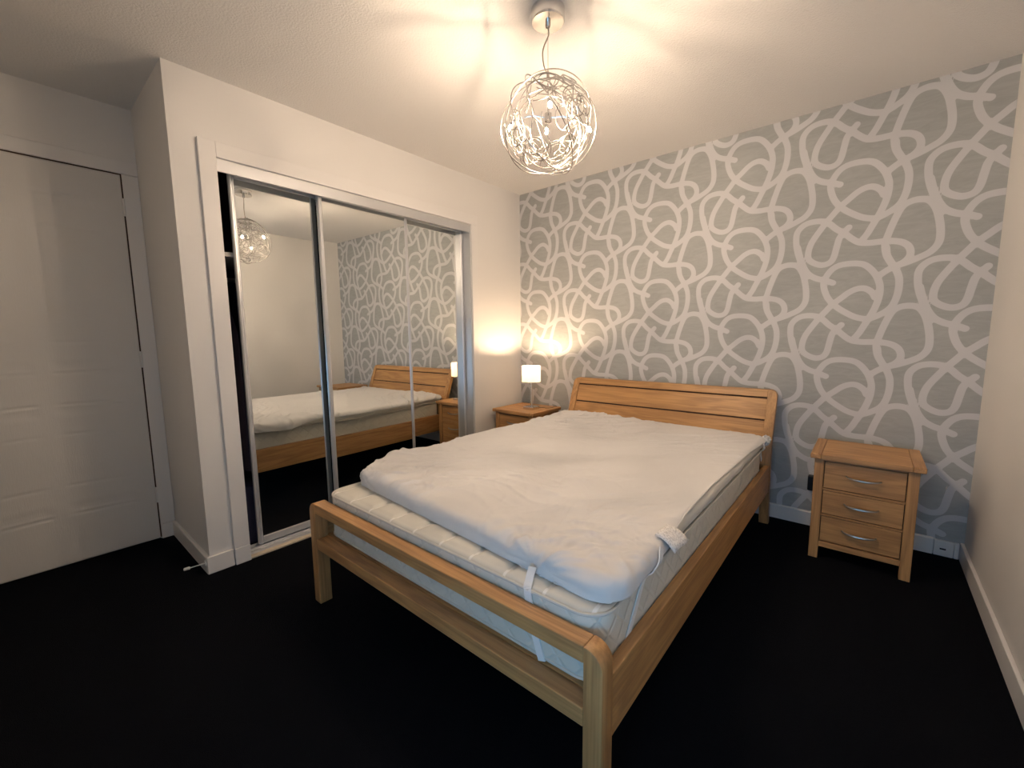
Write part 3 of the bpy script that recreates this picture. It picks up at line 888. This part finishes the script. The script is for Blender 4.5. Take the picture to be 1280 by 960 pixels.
# care tag sewn on the right hem
bm = bmesh.new()
tg = [(2.010, -1.86, 0.575), (2.012, -1.765, 0.576), (2.075, -1.745, 0.535), (2.066, -1.845, 0.528)]
vs = []
for j in range(7):
    for i in range(7):
        a = Vector(tg[0]).lerp(Vector(tg[1]), i / 6); b_ = Vector(tg[3]).lerp(Vector(tg[2]), i / 6)
        p = a.lerp(b_, j / 6); p.z += 0.010 * math.sin(j / 6 * math.pi) + 0.003 * math.sin(i)
        vs.append(bm.verts.new(p))
for j in range(6):
    for i in range(6): bm.faces.new((vs[j * 7 + i], vs[j * 7 + i + 1], vs[(j + 1) * 7 + i + 1], vs[(j + 1) * 7 + i]))
M_tag, nt, b = mat_new('printed_care_tag')
tc = nt.nodes.new('ShaderNodeTexCoord'); ns = nt.nodes.new('ShaderNodeTexNoise'); ns.inputs['Scale'].default_value = 190
nt.links.new(tc.outputs['Object'], ns.inputs['Vector'])
rp = nt.nodes.new('ShaderNodeValToRGB'); rp.color_ramp.elements[0].position = 0.38; rp.color_ramp.elements[0].color = (0.60, 0.59, 0.59, 1)
rp.color_ramp.elements[1].position = 0.55; rp.color_ramp.elements[1].color = (0.85, 0.84, 0.83, 1)
nt.links.new(ns.outputs['Fac'], rp.inputs['Fac']); nt.links.new(rp.outputs[0], b.inputs['Base Color'])
b.inputs['Roughness'].default_value = 0.6
to = obj('care_tag', bm, M_tag, pro, True)
to.modifiers.new('thick', 'SOLIDIFY').thickness = 0.001
# bunched corner of the sheet by the headboard
bm = bmesh.new()
bmesh.ops.create_icosphere(bm, subdivisions=4, radius=1)
for vtx in bm.verts:
    p = vtx.co.copy(); k = 1 + 0.35 * noise.noise(p * 2.3) + 0.2 * noise.noise(p * 5)
    vtx.co = Vector((p.x * 0.022 * k + 2.038, p.y * 0.040 * k - 0.262, p.z * 0.030 * k + 0.545))
obj('bunched_corner', bm, M_sheet, pro, True)

# ------------------------------------------------------------------ nightstands
def nightstand(x0, label):
    """front faces the camera side (-y); x0 = left edge of the top"""
    wT, yF, yB_ = 0.430, -0.462, -0.062
    t = thing('nightstand', label, 'nightstand', (x0 + wT / 2, -0.26, 0), 'matching oak nightstands')
    zt0, zt1 = 0.532, 0.557
    # top: centre board and two breadboard ends
    obj('top_end', B(x0, x0 + 0.045, yF, yB_, zt0, zt1, bev=0.004), MW[1], t)
    obj('top_end', B(x0 + wT - 0.045, x0 + wT, yF, yB_, zt0, zt1, bev=0.004), MW[1], t)
    obj('top_board', B(x0 + 0.0455, x0 + wT - 0.0455, yF + 0.0005, yB_, zt0, zt1 - 0.0005, bev=0.002), MW[0], t)
    xa, xb = x0 + 0.018, x0 + wT - 0.018
    ya, yb = yF + 0.022, yB_ - 0.01
    lw = 0.040
    for X0 in (xa, xb - lw):
        for Y0 in (ya, yb - lw):
            obj('leg', B(X0, X0 + lw, Y0, Y0 + lw, 0, zt0, bev=0.002), MW[2], t)
    for X0 in (xa + 0.006, xb - 0.022):
        obj('side_panel', B(X0, X0 + 0.016, ya + lw, yb - lw, 0.075, zt0 - 0.001), MW[2], t)
    obj('back_panel', B(xa + lw, xb - lw, yb - 0.02, yb - 0.008, 0.075, zt0 - 0.001), MW[0], t)
    xi0, xi1 = xa + lw, xb - lw
    obj('top_rail', B(xi0, xi1, ya + 0.006, ya + 0.03, 0.520, zt0 - 0.0005), MW[0], t)
    obj('bottom_rail', B(xi0, xi1, ya + 0.001, ya + 0.028, 0.066, 0.094, bev=0.0015), MW[0], t)
    obj('base_board', B(xi0, xi1, ya + 0.03, yb - 0.02, 0.075, 0.088), MW[0], t)
    obj('carcass_shadow_board', B(xi0, xi1, ya + 0.020, ya + 0.028, 0.095, 0.519), M_gap_shade, t)
    zs = [(0.382, 0.5165), (0.246, 0.3655), (0.101, 0.2305)]
    for k, (z0, z1) in enumerate(zs):
        dr = obj('drawer', B(xi0 + 0.0035, xi1 - 0.0035, ya + 0.003, ya + 0.019, z0, z1, bev=0.0015), MW[0], t)
        zc = (z0 + z1) / 2 + 0.004; xc = (xi0 + xi1) / 2; hw = 0.066
        pts = [(xc - hw, ya - 0.002, zc + 0.006), (xc - hw * 0.85, ya - 0.013, zc + 0.002), (xc - hw * 0.4, ya - 0.021, zc - 0.001), (xc, ya - 0.022, zc - 0.002),
               (xc + hw * 0.4, ya - 0.021, zc - 0.001), (xc + hw * 0.85, ya - 0.013, zc + 0.002), (xc + hw, ya - 0.002, zc + 0.005)]
        c = catmull(pts, 5); m = len(c)
        bm = bmesh.new(); tube(bm, c, 0.004, 8, radii=[0.0036 + 0.0022 * math.sin(math.pi * i / (m - 1)) for i in range(m)])
        obj('handle', bm, M_brushed, dr, True)
        if k < 2:
            obj('drawer_divider', B(xi0, xi1, ya + 0.002, ya + 0.02, zs[k + 1][1] + 0.003, z0 - 0.003), MW[0], t)
    return t
nightstand(2.270, 'oak three-drawer nightstand right of the bed with a bare top')
nightstand(0.056, 'oak three-drawer nightstand left of the bed carrying a lit lamp')

# ------------------------------------------------------------------ table lamp
lx, ly, lz = 0.335, -0.282, 0.5572
lamp = thing('table_lamp', 'small lit table lamp with white drum shade and chrome base', 'lamp', (lx, ly, lz))
obj('base', B(lx - 0.05, lx + 0.05, ly - 0.05, ly + 0.05, lz, lz + 0.022, bev=0.004), M_chrome, lamp, False)
bm = bmesh.new(); lathe(bm, lx, ly, [(0.016, lz + 0.022), (0.016, lz + 0.028), (0.009, lz + 0.030), (0.009, lz + 0.309)], 20); obj('stem', bm, M_chrome, lamp, True)
bm = bmesh.new()
SZ0, SZ1 = 0.786, 0.914
lathe(bm, lx, ly, [(0.078, SZ0), (0.078, SZ1), (0.0765, SZ1), (0.0765, SZ0)], 48, cap=False)
bm.verts.ensure_lookup_table(); n = 48
for i in range(n):
    bm.faces.new((bm.verts[i], bm.verts[(i + 1) % n], bm.verts[3 * n + (i + 1) % n], bm.verts[3 * n + i]))
obj('lamp_shade', bm, M_shade, lamp, True)
bm = bmesh.new(); lathe(bm, lx, ly, [(0.004, 0.866), (0.009, 0.869), (0.0105, 0.876), (0.0105, 0.883), (0.008, 0.890), (0.002, 0.894)], 20); obj('bulb', bm, M_bulb2, lamp, True)
bm = bmesh.new()
for a in range(3):
    a = a * 2.094
    tube(bm, [(lx, ly, 0.792), (lx + 0.0765 * math.cos(a), ly + 0.0765 * math.sin(a), 0.792)], 0.0012, 6)
obj('diffuser', lathe(bmesh.new(), lx, ly, [(0.0763, SZ0 + 0.001), (0.0763, SZ0 + 0.0025)], 48), M_shade, lamp)
obj('shade_ring', bm, M_chrome, lamp, True)
bm = bmesh.new(); tube(bm, catmull([(lx + 0.02, ly + 0.047, lz + 0.006), (lx + 0.05, ly + 0.09, lz + 0.003), (lx + 0.09, ly + 0.085, lz + 0.003), (lx + 0.12, ly + 0.13, lz + 0.003), (lx + 0.10, ly + 0.19, lz + 0.003), (lx + 0.10, ly + 0.225, lz - 0.002), (lx + 0.10, ly + 0.235, lz - 0.04)], 6), 0.0022, 6)
obj('cord', bm, M_black, lamp, True)

# ------------------------------------------------------------------ pendant light
PC = Vector((1.445, -1.61, 1.985)); PR = 0.186
pend = thing('pendant_light', 'tangled silver wire globe pendant light hanging from the ceiling', 'pendant light', (PC.x, PC.y, H))
bm = bmesh.new(); lathe(bm, PC.x, PC.y, [(0.064, H - 0.0005), (0.064, H - 0.040), (0.060, H - 0.046), (0.004, H - 0.047)], 40); obj('ceiling_rose', bm, M_chrome, pend, True)
bm = bmesh.new(); lathe(bm, PC.x, PC.y, [(0.010, H - 0.047), (0.010, H - 0.062), (0.004, H - 0.066)], 16); obj('cable_grip', bm, M_chrome, pend, True)
bm = bmesh.new(); tube(bm, [(PC.x, PC.y, H - 0.06), (PC.x, PC.y, PC.z + PR - 0.004)], 0.0009, 6); obj('suspension_wire', bm, M_brushed, pend, True)
bm = bmesh.new(); lathe(bm, PC.x, PC.y, [(0.003, PC.z + PR + 0.016), (0.006, PC.z + PR), (0.006, PC.z + PR - 0.012)], 12); obj('wire_clamp', bm, M_brushed, pend, True)
bm = bmesh.new(); tube(bm, catmull([(PC.x, PC.y, H - 0.055), (PC.x + 0.002, PC.y, H - 0.09), (PC.x - 0.012, PC.y - 0.008, H - 0.125), (PC.x - 0.017, PC.y - 0.012, H - 0.155), (PC.x - 0.012, PC.y - 0.008, H - 0.20), (PC.x, PC.y, PC.z + PR)], 6), 0.0024, 8)
obj('cord', bm, plain('clear_cord', (0.42, 0.36, 0.28), 0.3), pend, True)
# hub with four arms and halogen capsules
bm = bmesh.new(); lathe(bm, PC.x, PC.y, [(0.004, PC.z + 0.05), (0.014, PC.z + 0.045), (0.014, PC.z + 0.015), (0.004, PC.z + 0.01)], 16); obj('hub', bm, M_chrome, pend, True)
bm = bmesh.new(); tube(bm, [(PC.x, PC.y, PC.z + PR), (PC.x, PC.y, PC.z + 0.04)], 0.003, 8); obj('hub_stem', bm, M_chrome, pend, True)
fwd = Vector((cam.location.x - PC.x, cam.location.y - PC.y, 0)).normalized() if False else Vector((0.5765, -0.8171, 0))
for ang, rad, z in ((3, 0.135, 1.992), (85, 0.160, 1.956), (183, 0.13, 2.020), (268, 0.152, 1.985)):
    a = math.radians(ang)
    d = Vector((fwd.x * math.cos(a) - fwd.y * math.sin(a), fwd.x * math.sin(a) + fwd.y * math.cos(a), 0))
    tip = PC + d * rad; tip.z = z
    root = PC + Vector((0, 0, 0.03))
    bd = (Vector((d.x * 0.5, d.y * 0.5, -1.0))).normalized()
    s0 = tip - bd * 0.030
    bm = bmesh.new(); tube(bm, catmull([root, root.lerp(s0, 0.5) + Vector((0, 0, 0.012)), s0], 5), 0.0022, 6); ar = obj('arm', bm, M_chrome, pend, True)
    bm = bmesh.new(); tube(bm, [s0, s0 + bd * 0.004, s0 + bd * 0.019], 0.0075, 16, radii=[0.006, 0.0075, 0.0075]); obj('lamp_holder', bm, M_chrome, ar, True)
    bm = bmesh.new(); tube(bm, [s0 + bd * 0.018, s0 + bd * 0.021, s0 + bd * 0.034, s0 + bd * 0.037], 0.005, 10, radii=[0.004, 0.0050, 0.0050, 0.002]); obj('bulb', bm, M_bulb, ar, True)
# wires: three big hoops, then curls wandering over the shell
def wire(pts, closed, r=0.0020):
    bm = bmesh.new(); tube(bm, [PC + Vector(p) for p in pts], r, 5, closed=closed)
    return obj('wire', bm, M_wire, pend, True)
rs = random.Random(21)
for tilt, spin, rr in ((84, 36, 1.0), (62, 130, 0.99), (50, 250, 0.985), (75, 80, 0.97)):
    mt = Matrix.Rotation(math.radians(spin), 3, 'Z') @ Matrix.Rotation(math.radians(tilt), 3, 'X')
    wire([mt @ Vector((math.cos(2 * math.pi * k / 72), math.sin(2 * math.pi * k / 72), 0.06 * math.sin(4 * math.pi * k / 72))) * PR * rr for k in range(72)], True, 0.0023)
for q in range(24):
    p = Vector((rs.gauss(0, 1), rs.gauss(0, 1), rs.gauss(0, 1))).normalized()
    t = p.orthogonal().normalized(); t.rotate(Matrix.Rotation(rs.random() * 6.28, 3, p))
    rad = PR * rs.uniform(0.72, 0.97)
    k = rs.uniform(-1, 1); pts = []
    target = rs.uniform(1.5, 4.5) * rs.choice((-1, 1))
    for i in range(rs.randint(80, 130)):
        if rs.random() < 0.055: target = rs.uniform(0.6, 6.5) * rs.choice((-1, 1))
        k += (target - k) * 0.16
        step = 0.052
        p = (p + t * step).normalized()
        t = (t - p * t.dot(p)).normalized()
        t.rotate(Matrix.Rotation(k * step, 3, p))
        rad += (PR * ((0.62 if q % 3 == 0 else 0.86) + 0.11 * math.sin(i * 0.09 + q)) - rad) * 0.06
        pts.append(p * rad)
    wire(pts[::1], False)
